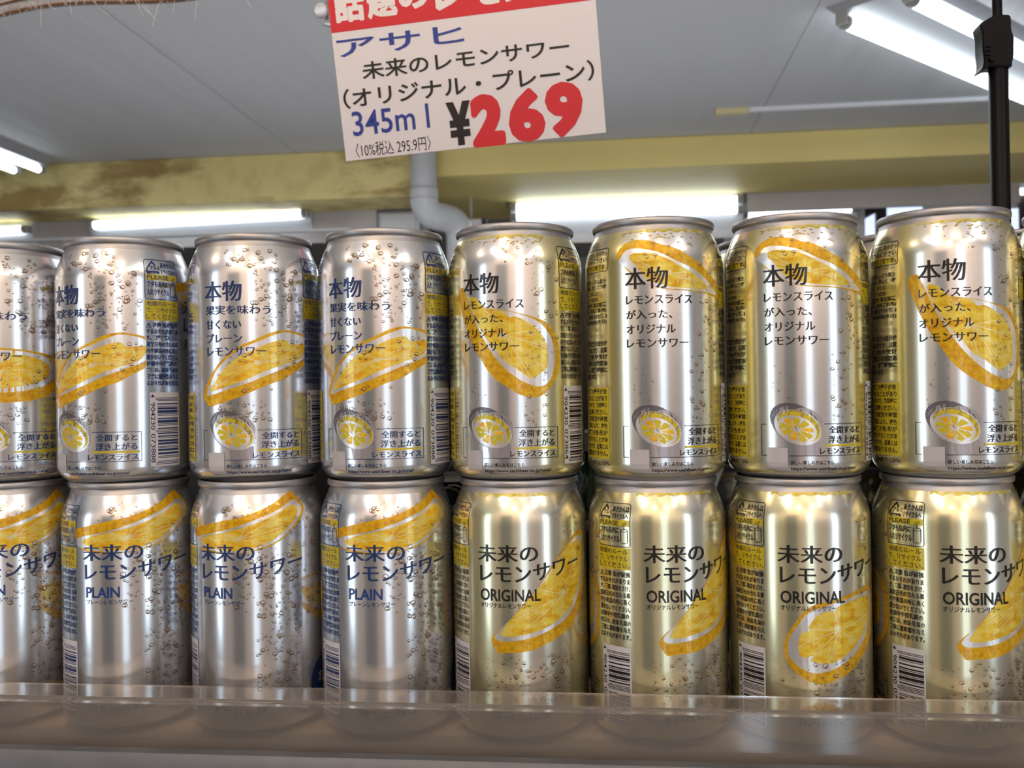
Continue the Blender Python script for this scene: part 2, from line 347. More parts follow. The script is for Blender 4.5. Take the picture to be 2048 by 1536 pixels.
def wedge(P, key, du, gold):
    a = ART[key]; lim = 51.2 if key in 'EG' else 999
    sh = lambda pts: [(min(x, lim)+du, y) for x, y in pts]
    sfx = '_o' if gold else ''
    P.poly(sh(a['rind']), 'rind'+sfx, 1, True); P.poly(sh(a['pith']), 'pith', 2, True); P.poly(sh(a['flesh']), 'flesh'+sfx, 3, True)
    cx, cy = a['c']; cx += du
    for x, y in sh(a['rays']):
        mx, my = (cx+x)/2+random.uniform(-.6, .6), (cy+y)/2+random.uniform(-.6, .6)
        P.line([(cx, cy), (mx, my), (x, y)], .34, 'membrane', 4)
        for k in (-1, 1):                                         # juice streaks beside each membrane
            d = random.uniform(.8, 2.0)*k; l = math.hypot(x-cx, y-cy); nx, ny = -(y-cy)/l*d, (x-cx)/l*d
            P.line([(cx*.45+x*.55+nx, cy*.45+y*.55+ny), (cx*.15+x*.85+nx, cy*.15+y*.85+ny)], .22, 'membrane', 4)
    for k in range(5):
        P.ell(cx+random.uniform(-2, 2), cy+random.uniform(-1.2, 1.2), random.uniform(.6, 1.5), random.uniform(.4, .8), .6, 'membrane', 4.3, 10)
def bubbles(P, regions, gold, rng):
    for (u0, u1, v0, v1, n, s) in regions:
        for _ in range(int(n*2)):
            u, v = rng.uniform(u0, u1), rng.uniform(v0, v1); a = s*rng.choice((.42, .5, .6, .7, .95, 1.45)); b = a*rng.uniform(.7, .95)
            m = 'bub_y' if gold and rng.random() < .6 else 'bub'; q = rng.uniform(-.6, .6)
            if a < s*.45: P.ell(u, v, a*.8, b*.8, q, m, 5, 8)
            else:
                P.ring(u, v, a, b, a*.2, m, 5, 14); P.ring(u, v, a*.95, b*.95, a*.45, 'bub', 5.2, 8, PI*1.1, PI*1.9, q)
                P.ell(u-a*.3, v+b*.35, a*.2, a*.14, q, 'white', 5.4, 6)
def rrect(P, u0, u1, v0, v1, r, w, m):
    pts = []
    for cx, cy, a in ((u1-r, v1-r, 0), (u0+r, v1-r, PI/2), (u0+r, v0+r, PI), (u1-r, v0+r, 1.5*PI)):
        pts += [(cx+r*math.cos(a+k*PI/8), cy+r*math.sin(a+k*PI/8)) for k in range(5)]
    P.line(pts+[pts[0]], w, m)
def bars(P, u0, u1, v0, v1, code, m):
    rng = random.Random(code); z = v1; ws = [.33, .33, .33]
    P.rect(u0-3.8, u1+.8, v0-1, v1+2.6, 'white', 5)
    mod = (v1-v0)/95; pat = [1, 1, 1]
    for d in range(6): pat += rng.choice(((3, 2, 1, 1), (2, 2, 2, 1), (1, 1, 3, 2), (1, 4, 1, 1), (1, 2, 3, 1), (2, 1, 1, 3)))
    pat += [1, 1, 1, 1, 1]
    for d in range(6): pat += rng.choice(((3, 2, 1, 1), (2, 2, 2, 1), (1, 1, 3, 2), (1, 4, 1, 1), (1, 2, 3, 1), (2, 1, 1, 3)))
    pat += [1, 1, 1]
    for i, n in enumerate(pat):
        g = i < 3 or i >= len(pat)-3 or 27 <= i < 32
        if i % 2 == 0: P.rect(u0-(1.0 if g else 0), u1, z-n*mod, z, m, 6)
        z -= n*mod
def caution_column(P, u, ink_, code, gold):
    w = 18.4
    rrect(P, u, u+w, 91.4, 111.2, 1.2, .3, ink_)
    P.rect(u+.4, u+w-.4, 100.9, 103.7, 'yellow', 4)
    # aluminium recycling triangle
    t = [(u+4.2, 110.4), (u+8.2, 104.9), (u+.9, 104.9)]
    P.line([(u+1.9, 107.4), (u+4.2, 110.2), (u+5.6, 108.4)], .75, ink_)
    P.line([(u+1.4, 106.8), (u+.9, 105.0), (u+7.2, 105.0)], .75, ink_)
    P.text('アルミ', u+2.9, u+8.0, 106.0, 108.0, ink_, .02)
    P.text('缶·フタ', u+1.0, u+7.8, 103.9-.1, 104.7+.9-.6, ink_, .03)
    P.text('あきかんは', u+8.6, u+17.8, 107.3, 110.0, ink_, .02); P.text('リサイクルへ', u+8.4, u+17.4, 104.2, 106.8, ink_, .02)
    P.text('PLEASE', u+1.0, u+12.4, 101.2, 103.3, ink_, .015)
    P.text('フタも缶内に', u+.9, u+12.6, 97.4, 100.4, ink_, .02); P.text('入れリサイクル', u+.9, u+12.9, 93.2, 96.6, ink_, .02)
    P.ring(u+15.4, 99.0, 1.8, .8, .25, ink_, 7, 14); P.line([(u+13.7, 99), (u+13.7, 93.6)], .28, ink_); P.line([(u+17.1, 99), (u+17.1, 93.6)], .28, ink_)
    P.ring(u+15.4, 93.6, 1.8, .8, .25, ink_, 7, 8, PI, 2*PI); P.ring(u+15.4, 101.8, 1.6, .6, .25, ink_, 7, 12, rot=.4); P.line([(u+15.4, 101.6), (u+15.4, 99.2)], .3, ink_)
    P.rect(u-.2, u+w, 80.9, 90.9, 'yellow', 4)
    for t_, v, q in (('地域のルール', 87.9, .93), ('で、リサイクル', 84.7, .93), ('してください。', 81.5, .98)): P.text(t_, u+.5, u+w*q, v, v+2.6, ink_, .008)
    L = ['⚠注意 缶が破損', 'するおそれがありま', 'す。衝撃·凍結をさけ、', '直射日光の当たる車', '内や高温の所に長く', '置かないでください。', '妊娠中や授乳期の', '飲酒は、胎児·乳児の', '発育に悪影響を与え', 'るおそれがあります。']
    L[0] = '注意 缶が破損'
    for i, t_ in enumerate(L):
        v = 77.4-i*3.2; x = u+.3+(3.2 if i == 0 else 0)
        if i == 0: P.line([(u+.4, v), (u+1.6, v+2.2), (u+2.8, v), (u+.4, v)], .25, ink_); P.line([(u+1.6, v+.7), (u+1.6, v+1.5)], .3, ink_)
        P.text(t_, x, u+w*(.98 if i != 6 else .94), v, v+2.55, ink_, .016 if gold else .03, res=2)
    bars(P, u+5.4, u+17.4, 9.5, 42.6, code, 'black' if gold else ink_)
    P.text('4', u+1.9, u+4.0, 42.6, 44.4, ink_, .01, rot=1); P.text('904230', u+1.9, u+4.2, 26.8, 40.2, ink_, .01, rot=1); P.text(code, u+1.9, u+4.2, 10.6, 24.8, ink_, .01, rot=1)
def ingredient_column(P, ur, ink_, gold):
    w = 18.6; u = ur-w
    rrect(P, u, ur+1.2, 98.3, 109.0, 1.2, .25, ink_); P.rect(u+4, ur-1.5, 99.0, 101.2, 'yellow', 4)
    for t_, v in (('お酒です。飲みかっ', 105.6), ('てからください', 102.4), ('開封時注意です。', 99.2)): P.text(t_, u+.5, ur+.4, v, v+2.4, ink_, .008)
    L = ['原材料 レモン果汁', '(国産)、糖ぶどう糖', '香料、ビタミンC', 'アルコール分5%', '製造所 東京都墨', '田区 果実工業(株)', '三郷1771番1', '賞味期限(年月)']
    for i, t_ in enumerate(L):
        v = 92.6-i*2.72; P.text(t_, u, (ur-6 if i in (2, 3) else ur), v, v+2.3, ink_, .012 if gold else .025, res=2)
    L = ['果実由来の成分が', '沈みますが、品質', 'に割れや欠け', '品質には問題あ', 'ん。収穫時期に', '異なります。']
    for i, t_ in enumerate(L):
        v = 63.4-i*3.1; P.text(t_, u, (ur-8 if i == 5 else ur), v, v+2.6, ink_, .02, res=2)
    P.rect(u-1, ur+.8, 10.8, 44.2, 'yellow', 4)
    L = ['果実の種子が含', 'まれることがあり', 'ますので、飲用時に', 'ご注意ください。', '保存状況や時間', '経過により、液色', '果実の色·形が', '変化することがあ', 'りますが、品質には', '問題ありません。']
    for i, t_ in enumerate(L):
        v = 41.0-i*3.22; P.text(t_, u, ur-.4, v, v+2.6, ink_, .02, res=2)
    P.text('飲酒は20歳になってから。', u, ur+.8, 7.6, 9.9, ink_, .02)
def back_panel(P, ink_, gold):
    bR = 47.2 if gold else 49
    P.text('本物', 0, 19.4, 88.6, 98.4, ink_, -.004, mincho=True)
    if gold: L = [('レモンスライス', .2, 31, 81.7), ('が入った、', .2, 21.2, 75.0), ('オリジナル', .2, 22.6, 68.3), ('レモンサワー', .3, 28.6, 61.9)]
    else: L = [('果実を味わう', .4, 33, 82.2), ('甘くない', .6, 19, 75.2), ('プレーン', .8, 19.4, 68.6), ('レモンサワー', 1.0, 30.5, 62.2)]
    for t_, a, b, v in L: P.text(t_, a, b, v, v+(4.1 if gold else 4.4), ink_, 0, mincho=True)
    # open can picture
    P.poly([(13, 17), (24.2, 18.5), (24.0, 12.4), (14, 12.1)], 'grey2', 1)
    P.ell(13.9, 25.5, 11.6, 8.4, -.42, 'grey2', 2); P.ell(12.7, 27.4, 11.2, 7.9, -.42, 'grey1', 2.4, 28); P.ell(18, 27.6, 7.5, 5.6, -.42, 'grey2', 2.6, 28)
    P.ell(14.3, 24.9, 10.9, 7.5, -.42, 'pith', 2.8); P.ell(14.4, 26.2, 9.6, 6.0, -.42, 'bub_y', 3.0); P.ell(14.9, 25.0, 9.6, 6.3, -.42, 'yellow', 3.2)
    P.ell(13.9, 23.9, 9.0, 5.9, -.36, 'pith', 3.6)
    for k in range(9):
        a0 = k*2*PI/9+.1; c, s = math.cos(-.36), math.sin(-.36)
        pp = []
        for q, t in ((1.5, a0+.35), (6.9, a0+.1), (7.5, a0+.35), (6.9, a0+.6)):
            x, y = q*math.cos(t), q*.65*math.sin(t); pp.append((13.9+x*c-y*s, 23.9+x*s+y*c))
        P.poly(pp, 'yellow' if k % 3 else 'flesh', 4.2, True)
    # caption frame
    k = .26
    P.line([(.3, 26.2), (-2.2, 26.2), (-2.2, 12.0), (.2, 12.0)], k, ink_)
    P.line([(26.0, 26.2), (bR, 26.2), (bR, 12.0), (10.5, 12.0)], k, ink_)
    P.rect(26.2, bR-.8, 16.1, 17.0, 'yellow', 6)
    P.text('全開すると', 28.2, bR-2, 21.9, 25.2, ink_, 0, mincho=True); P.text('浮き上がる', 27.8, bR-2, 17.5, 20.9, ink_, 0, mincho=True)
    P.text('レモンスライス', 23.8, bR-1.5, 12.7, 15.5, ink_, 0, mincho=True)
    P.rect(.9, 9.8, 6.2, 15.6, 'patch', 7.4)
    P.text('詳しい楽しみ方はこちら', 11.0, 30.2, 8.0, 9.9, ink_, .012); P.text('https://www.asahibeer.co.jp/mirai/', 11.0, 43.6, 4.9, 6.9, ink_, .01)
def front_panel(P, ink_, gold):
    U = 74.5
    P.text('未来の', U, U+28.9, 84.9, 92.9, ink_, -.002, mincho=True)
    rise = lambda u, v: (u, v+max(0, u-(U+26))*.16)
    P.text('レモンサワー', U+.9, U+52.5, 75.6, 83.3, ink_, .0, mincho=True, warp=rise)
    if gold: P.text('ORIGINAL', U+.9, U+30, 66.8, 72.4, ink_, .018); P.text('オリジナルレモンサワー', U+.9, U+25.3, 63.6, 65.9, ink_, .01)
    else: P.text('PLAIN', U+1.5, U+18.2, 67.0, 72.2, 'blue', .018); P.text('プレーンレモンサワー', U+1.6, U+24, 63.8, 66.0, ink_, .006)
    P.text('スピリッツ(発泡性)①' if not gold else 'リキュール(発泡性)①', U+8, U+38, 17.0, 20.2, ink_, 0); P.text('果汁2.8% Alc.5%', U+8, U+34, 12.2, 15.4, ink_, 0)
    P.ell(U+70, 21, 12, 12, 0, 'brown_seal' if gold else 'navy_seal', 3)
    P.text('お酒', U+64, U+76, 20, 26, 'white', 0)
def make_print(name, kind, back, front):
    gold = kind == 'original'; rng = random.Random(name); ink_ = 'black' if gold else 'navy'
    P = Print([])
    wedge(P, back, 0, gold); wedge(P, front, 74.5, gold)
    if gold:
        bubbles(P, [(34, 48, 60, 104, 22, .8), (30, 42, 26, 60, 22, .7), (2, 12, 30, 56, 8, .6), (88, 122, 24, 42, 40, .9), (74, 98, 10, 40, 26, .7), (112, 128, 66, 104, 12, .8), (8, 40, 102, 112, 10, .7)], True, rng)
        for a in (-2, 70):
            top = [(a+i*2, 116.3) for i in range(24)]; P.poly(top+[(x, 114.9+.5*math.sin(x*.9)+.4*math.sin(x*2.3)) for x, _ in top[::-1]], 'olive', 2)
        for k in range(24): P.ell(rng.uniform(-4, 46), rng.uniform(111.5, 115), .8, .3, 0, 'bub_y', 3, 6)
    else:
        bubbles(P, [(24, 50, 76, 104, 46, .9), (4, 34, 30, 40, 26, .8), (18, 34, 20, 32, 8, .6), (36, 50, 50, 70, 8, .8), (94, 124, 60, 92, 60, .95), (104, 126, 14, 62, 60, .85), (112, 140, 20, 104, 60, .6), (82, 112, 104, 114, 12, .8), (10, 40, 104, 114, 16, .9), (6, 46, 44, 66, 10, .9)], False, rng)
    caution_column(P, 49.6 if gold else 51.6, ink_, '073864' if gold else '073888', gold)
    ingredient_column(P, -10.8, ink_, gold)
    back_panel(P, ink_, gold); front_panel(P, ink_, gold)
    return P.build(name, can_map, 3.0, CUTV)

_body = {}
def can_body(kind):
    if kind in _body: return _body[kind]
    bm = bmesh.new()
    pr = [(0, 2.5), (10, 3.6), (17, 2.6), (21.5, .4), (23.6, 0)]
    P = [(z, r) for z, r in BODY[2:]]; fine = []
    for (z0, r0), (z1, r1) in zip([BODY[1]]+P, P): fine.append((r1, z1))
    lathe(bm, [(r/1000, z/1000) for r, z in pr+fine], 96)
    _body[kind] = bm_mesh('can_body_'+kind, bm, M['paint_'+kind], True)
    me = _body[kind]
    me.materials.append(M['alu'])
    for p in me.polygons:
        z = sum(me.vertices[i].co.z for i in p.vertices)/len(p.vertices)
        if z < .0034 or z > .1165: p.material_index = 1
    return me
bm = bmesh.new()
lathe(bm, [(r/1000, z/1000) for r, z in [(28.0, 119.0), (28.7, 118.9), (29.15, 119.4), (29.3, 120.4), (29.25, 121.4), (28.9, 122.0), (28.3, 122.2), (27.8, 121.9), (27.6, 121.2), (27.3, 118), (26.6, 115.6), (25.6, 115.2), (24.8, 115.8), (24.2, 117.0), (10, 117.2), (0, 117.2)]], 96)
LID = bm_mesh('can_lid', bm, M['alu'], True)
bm = bmesh.new()
for c, s, in (((0, -.012, .1178), (.014, .022, .0009)),): box(bm, c, s, .0004)
tube(bm, [(0, -.004, .1172), (0, -.004, .1186)], .0022, 12)
TAB = bm_mesh('can_pull_tab', bm, M['alu_d'])

PRN = {'P1': make_print('plain_print', 'plain', 'E', 'F'), 'P2': make_print('plain_print_oval', 'plain', 'G', 'F'),
       'O1': make_print('original_print', 'original', 'A', 'C'), 'O2': make_print('original_print_top_slice', 'original', 'B', 'D')}
def make_can(x, y, z, pr, u_world, side, label, group):
    """u_world: where the left edge of the headline sits, mm right of the point facing the aisle"""
    kind = 'plain' if pr[0] == 'P' else 'original'
    t = empty('beverage_can', W(x, y, z), (u_world-(0 if side == 'back' else 74.5))/R)
    tag(t, label, 'can', group)
    link('can_body', can_body(kind), t); p = link('printed_label', PRN[pr], t)
    l = link('lid', LID, t); l.rotation_euler.z = random.uniform(0, 6); link('pull_tab', TAB, l)
    return t
UP = [(-319.2, 0, 'P2', -3.3), (-251.8, -.9, 'P1', -26), (-183.6, 3.3, 'P1', -13.4), (-114.7, 1.9, 'P1', -22.9), (-48, .1, 'O1', -24),
      (19.9, -2.5, 'O2', -14.4), (87.6, .4, 'O2', -20.3), (155.5, -1.6, 'O1', -21), (223.4, 0, 'O1', -20)]
LO = [(-318.8, 0, 'P1', 0), (-250.5, 0, 'P1', -7.6), (-182.0, 0, 'P1', -18.9), (-114.9, 0, 'P1', -12.9), (-47.8, 0, 'O1', -17.3),
      (19.3, 0, 'O1', -7.1), (86.7, 0, 'O2', -14.9), (155.4, 0, 'O1', -13.4), (223.2, 0, 'O1', -13)]
TL = ['silver can cut off at the left edge, upper row, with an oval lemon slice',
      'leftmost whole silver can in the upper row, its caution column and barcode showing',
      'middle one of the three whole silver cans in the upper row',
      'silver can in the upper row right beside the first gold can',
      'leftmost gold can in the upper row, barcode along its right side',
      'second gold can from the left in the upper row, lemon slice on its shoulder',
      'third gold can from the left in the upper row, lemon slice on its shoulder',
      'gold can in the upper row right in front of the black pole',
      'sliver of a gold can at the right edge of the photo, upper row']
BL = ['silver plain can cut off at the left edge, lower row', 'leftmost whole silver can in the lower row, lemon wedge on its shoulder',
      'silver can in the lower row, middle one of the three whole silver cans', 'silver can in the lower row right beside the first gold can',
      'leftmost gold can in the lower row, long lemon wedge with bubbles below it', 'second gold can from the left in the lower row',
      'gold can in the lower row with a big round lemon slice', 'gold can in the lower row below the black pole, barcode on its left side',
      'sliver of a gold can at the right edge of the photo, lower row']
for (x, y, pr, u), l in zip(UP, TL): make_can(x, y, 121.0, pr, u, 'back', l, 'cans in the upper row')
for (x, y, pr, u), l in zip(LO, BL): make_can(x, y, 0, pr, u, 'front', l, 'cans in the lower row')
for x, w in ((87.6, 'behind the third gold can from left'), (155.5, 'behind the gold can in front of the pole'), (223, 'behind the can at the right edge')):
    make_can(x, 67.5, 121.0, 'O1', 5, 'back', 'gold can in the second rank, upper, '+w, 'cans in the second rank')
    make_can(x, 67.5, 0, 'O1', 5, 'front', 'gold can in the second rank, lower, '+w, 'cans in the second rank')

# ------------------------------------------------------------------ the shelf
M['lam'] = noisy('tan_laminate', [(.35, (.74, .57, .40)), (.65, (.84, .66, .48))], 30, .35, stretch=(1, 6, 1))
M['steel'] = noisy('grey_painted_steel', [(.3, (.115, .122, .14)), (.7, (.14, .148, .165))], 60, .4, .3)
M['dark'] = mat('black_steel', (.015, .015, .017), .45)
sh = empty('display_shelf', W(0, 120, -1150)); tag(sh, 'long shop shelf with tan board and grey metal front rail holding all the cans', 'shelf')
def part(name, bm, m, parent, smooth=False, angle=None, kind=None):
    me = bm_mesh(name, bm, m, smooth, angle); me.transform(Matrix.Translation(-parent.location))
    return link(name, me, parent)
bm = bmesh.new(); boxmm(bm, -700, 700, -58, 320, -20, 0); part('shelf_board', bm, M['lam'], sh)
bm = bmesh.new(); y0, y1 = -.0665, -.0585
extrude_x(bm, [(y1, ZO-.045), (y1, ZO+.0045), (y1-.0008, ZO+.0054), (y0+.0012, ZO+.0054), (y0, ZO+.0042), (y0-.002, ZO-.003), (y0-.008, ZO-.040), (y0-.008, ZO-.045)], -.7, .7)
part('price_rail', bm, M['steel'], sh, True, .7)
bm = bmesh.new(); boxmm(bm, -700, 40, 156, 160, 0, 243); boxmm(bm, 40, 700, 156, 160, 0, 90); tag(link('dark_gap_backing', bm_mesh('dark_gap_backing', bm, M['dark'])), 'low black sheet added behind the cans to keep the gaps dark', 'guard')  # added backing sheet, stands in for the darkness between the cans
for s in (-1, 1):
    bm = bmesh.new(); boxmm(bm, s*690-10, s*690+10, -50, 320, -1150, -20, 2); part('side_panel', bm, M['steel'], sh)
bm = bmesh.new(); boxmm(bm, -678, 678, -50, 300, -1150, -1030, 2); part('base_plinth', bm, M['steel'], sh)
# clear plastic guard strip standing on the front of the board
m = mat('clear_plastic', (.93, .90, .87), .12, 0, .5, 0, .92, 1.42); M['acry'] = m
N, L, b = nodes(m)
f = noise(N, L, 40, 3, stretch=(.4, 1, 6)); mr = N.new('ShaderNodeMapRange'); mr.inputs['To Min'].default_value = .03; mr.inputs['To Max'].default_value = .10
L.new(f, mr.inputs['Value']); L.new(mr.outputs[0], b.inputs['Roughness'])
df = N.new('ShaderNodeBsdfDiffuse'); df.inputs['Color'].default_value = (.95, .82, .72, 1); tl = N.new('ShaderNodeBsdfTranslucent'); tl.inputs['Color'].default_value = (.95, .82, .72, 1)
m1 = N.new('ShaderNodeMixShader'); m1.inputs[0].default_value = .5; L.new(df.outputs[0], m1.inputs[1]); L.new(tl.outputs[0], m1.inputs[2])
m2 = N.new('ShaderNodeMixShader'); m2.inputs[0].default_value = .10; L.new(b.outputs[0], m2.inputs[1]); L.new(m1.outputs[0], m2.inputs[2]); L.new(m2.outputs[0], N['Material Output'].inputs['Surface'])
bm = bmesh.new(); t = .0022; yf, yb, zt = -.0565, -.0375, ZO+.0268
extrude_x(bm, [(yf, ZO), (yf, zt-.001), (yf+.001, zt), (yb, zt), (yb, zt-t), (yf+t+.001, zt-t), (yf+t, zt-t-.001), (yf+t, ZO)], -.69, .69)
tag(link('shelf_guard', bm_mesh('shelf_guard', bm, M['acry'])), 'clear plastic guard strip along the shelf front before the lower cans', 'guard')
# things glimpsed between the lower cans
M['glass_g'] = mat('green_glass', (.004, .055, .018), .08, 0, .5, 0, .25, 1.5)
bt = empty('green_bottle', W(-14, 96, 0)); tag(bt, 'small green bottle glimpsed between the leftmost two gold cans at the seam between rows', 'bottle')
bm = bmesh.new(); lathe(bm, [(r/1000, z/1000) for r, z in [(0, 0), (22, 0), (23, 3), (23, 88), (21, 98), (12, 112), (9.5, 122), (9.5, 138), (0, 138)]], 40)
link('glass', bm_mesh('bottle_glass', bm, M['glass_g'], True, .7), bt)
bm = bmesh.new(); lathe(bm, [(r/1000, z/1000) for r, z in [(10.4, 128), (10.6, 128), (10.6, 139), (9, 140), (0, 140)]], 24); link('cap', bm_mesh('bottle_cap', bm, M['alu'], True, .7), bt)
P = Print([]); M['paper'] = mat('cream_paper', (.42, .40, .30), .6)
P.rect(-30, 30, 84, 112, 'paper', 0); P.text('4.おいしい', -16, 14, 96, 102, 'black', 0)
def bl_map(u, v, l):
    r = (23.4+l*.02 if v < 88 else max(9.9, 23.4-(v-88)*.55)+l*.02)/1000; a = u/23
    return Vector((r*math.sin(a), -r*math.cos(a), v/1000))
link('paper_label', P.build('bottle_label', bl_map, 2.0, [86, 88, 92, 96, 100, 104, 108]), bt)
M['wrap'] = mat('shrink_wrap', (.5, .52, .5), .15, 0, .6, .5)
ct = empty('wrapped_carton', W(-86, 88, 0)); tag(ct, 'dark wrapped carton glimpsed between the last silver can and first gold can', 'carton')
bm = bmesh.new(); box(bm, (0, 0, .056), (.058, .060, .112), .002); link('carton', bm_mesh('carton', bm, M['dark']), ct)
bm = bmesh.new(); rr = random.Random(3)
for k in range(16):
    a = [rr.uniform(-.028, .028), -.0318, rr.uniform(.095, .118)]
    tube(bm, [(a[0]+j*.004, a[1]-.001*math.sin(j*1.3+k), a[2]+.003*math.sin(j*.9+k)) for j in range(5)], .0007, 6)
box(bm, (0, 0, .1135), (.060, .062, .0012), .0005)
link('wrapping', bm_mesh('wrapping', bm, M['wrap'], True), ct)

# ------------------------------------------------------------------ hanging price card
M['card'] = mat('white_card', (.76, .73, .76), .45, 0, .4); M['red'] = mat('red_print', (.62, .018, .03), .45)
M['sblue'] = mat('blue_print', (.02, .045, .28), .45); M['sblack'] = mat('black_print', (.008, .006, .006), .45)
rot = Matrix(((.998, -.063, -.0099), (-.0187, -.1395, -.9901), (.061, .9882, -.1404))); 
pc = empty('price_card', W(-174.61, 145.41, 318.04)); pc.rotation_euler = rot.to_euler()
tag(pc, 'white price card with red header and big red 269, hanging above the cans', 'price card')
bm = bmesh.new(); box(bm, (.0863, .0565, -.0006), (.1726, .113, .001), .0002); link('card', bm_mesh('card', bm, M['card']), pc)
P = Print([])
P.rect(-.0, 172.4, 82.2, 113, 'red', 1)
sm = lambda u, v: (u, v)
P.text('アサヒ', 2.6, 86.8, 66.2, 77.9, 'sblue', .012); P.text('未来のレモンサワー', 17.8, 153.4, 50.6, 61.6, 'sblack', .004, fat=.010)
P.text('（オリジナル・プレーン）', 3.1, 168, 33.4, 46.0, 'sblack', .004, fat=.010)
P.text('345m l', 7.1, 58.9, 15.4, 31.2, 'sblue', .008)
P.text('¥', 70.4, 86.6, 2.2, 30.0, 'sblack', .06)
P.text('2', 87.6, 106.4, 1.0, 31.2, 'red', .03, fat=.04); P.text('6', 111.9, 133.1, .6, 32.2, 'red', .03, fat=.03); P.text('6', 136.4, 158.0, 1.2, 33.5, 'red', .03, fat=.03, warp=lambda u, v: (294.4-u, 34.7-v))
P.text('〈10%税込 295.9円〉', 7.4, 58.2, 1.4, 10.6, 'sblack', -.004)
M['cardw'] = mat('header_letter_white', (.80, .76, .76), .45)
for i, (ch, a, b_) in enumerate((('話', 4, 23.4), ('題', 26, 45), ('の', 47, 66), ('レ', 71, 90), ('モ', 93, 112), ('ン', 115, 134), ('サ', 137, 154), ('ワ', 157, 171))):
    P.text(ch, a, b_, 88.3+(3 if ch == 'の' else 0), 109, 'cardw', .012, layer=3, fat=.03)
link('printed_lettering', P.build('card_print', lambda u, v, l: Vector((u/1000, v/1000, l*.00002)), None), pc)
# clear clip holding the card
M['clear'] = mat('clear_clip_plastic', (.80, .82, .86), .3, 0, .4, 0, .45, 1.35)
cl = empty('card_clip', W(-182, 135, 411)); tag(cl, 'clear plastic clip knob gripping the left edge of the price card', 'clip')
bm = bmesh.new(); s1 = bmesh.ops.create_uvsphere(bm, u_segments=24, v_segments=14, radius=.0050); bmesh.ops.scale(bm, vec=(1, .55, 1.05), verts=s1['verts']); bmesh.ops.translate(bm, vec=(-.0045, -.001, .0035), verts=s1['verts'])
link('knob', bm_mesh('clip_knob', bm, M['clear'], True), cl)
bm = bmesh.new(); tube(bm, [(-.004, .004, -.002), (0, .005, -.0035), (.006, .0062, -.003)], .0022, 10); tube(bm, [(-.002, .004, 0), (-.002, .004, .10), (0, .005, .35), (0, .01, 1.052)], .0012, 8)
link('hanger_rod', bm_mesh('clip_rod', bm, M['clear'], True), cl)

# ------------------------------------------------------------------ black telescopic pole
M['blk'] = mat('black_plastic', (.004, .004, .006), .32, 0, .12, 0)
po = empty('telescopic_pole', W(233.5, 150, 0)); tag(po, 'black telescopic display pole with a clamp near its top rising behind the cans', 'pole')
po.location = W(236.3, 138, 0)
bm = bmesh.new(); lathe(bm, [(0, 0), (.0056, 0), (.0056, .356), (.0050, .357), (0, .357)], 28); link('lower_tube', bm_mesh('pole_tube', bm, M['blk'], True, .6), po)
bm = bmesh.new(); lathe(bm, [(0, .33), (.0029, .33), (.0029, .70), (0, .70)], 20); link('upper_rod', bm_mesh('pole_rod', bm, M['blk'], True, .6), po)
bm = bmesh.new()
def prism_xz(bm, pts, y0, y1):
    A = [bm.verts.new((x, y0, z)) for x, z in pts]; B = [bm.verts.new((x, y1, z)) for x, z in pts]; n = len(pts)
    for i in range(n): bm.faces.new((A[i], A[(i+1) % n], B[(i+1) % n], B[i]))
    bm.faces.new(A[::-1]); bm.faces.new(B); bmesh.ops.recalc_face_normals(bm, faces=bm.faces)
prism_xz(bm, [(-.0135, .3525), (-.0115, .3545), (-.0105, .3585), (-.0112, .366), (-.0112, .376), (-.0125, .3795), (-.0122, .382), (-.0035, .3868), (.0052, .3862), (.0056, .384), (.0056, .377), (.0070, .373), (.0068, .361), (.0058, .358), (.0058, .3545), (-.0070, .3558)], -.0066, .0064)
bmesh.ops.bevel(bm, geom=bm.edges[:], offset=.0007, segments=2, affect='EDGES')
for k in range(3): box(bm, (-.0082, -.0070, .3625+k*.0026), (.0035, .0012, .0011), .0003, rot=Matrix.Rotation(0, 3, 'Y'))
tube(bm, [(-.0060, -.0065, .3600), (-.0060, -.0085, .3600)], .0022, 14)
link('clamp', bm_mesh('pole_clamp', bm, M['blk'], True, .6), po)
bm = bmesh.new(); lathe(bm, [(0, 0), (.03, 0), (.031, .002), (.01, .006), (.007, .012), (0, .012)], 32); link('foot', bm_mesh('pole_foot', bm, M['blk'], True, .6), po)

# ------------------------------------------------------------------ sackcloth overhead
M['sack'] = noisy('sackcloth', [(.3, (.52, .50, .49)), (.7, (.70, .68, .67))], 900, .9, bump=.4); M['cord'] = noisy('brown_cord', [(.3, (.10, .045, .022)), (.7, (.24, .12, .06))], 600, .9)
M['fuzz'] = mat('loose_fibre', (.75, .75, .76), .7)
sk = empty('sackcloth_banner', W(-524, 300, 494)); tag(sk, 'frayed beige sackcloth banner edge with two brown stitched cords, top left corner', 'banner')
def edge(x): return 493+(x+524)*.047+1.2*math.sin((x+524)*.025)       # lower hem height along x (mm)
bm = bmesh.new(); rows = []
xs = [-640+i*8 for i in range(48)]
for j in range(15): rows.append([bm.verts.new(W(x, 300+6*math.sin(x*.03+j*.5), edge(x)+j*12)-sk.location) for x in xs])
for A, B in zip(rows, rows[1:]):
    for i in range(len(xs)-1): bm.faces.new((A[i], A[i+1], B[i+1], B[i]))
bmesh.ops.solidify(bm, geom=bm.faces[:], thickness=.0012)
link('cloth', bm_mesh('sack_cloth', bm, M['sack'], True), sk)
for dz, r_, n in ((1.5, 1.5, 'hem_cord'), (10.5, 1.1, 'upper_cord')):
    bm = bmesh.new()
    for ph in (0, PI): tube(bm, [W(x+0, 297.2+6*math.sin(x*.03)+.5*math.sin(x*.9+ph), edge(x)+dz+.5*math.cos(x*.9+ph))-sk.location for x in [-640+i*1.5 for i in range(250)]], r_*.00062, 6)
    link('stitched_cord', bm_mesh(n, bm, M['cord'], True), sk)
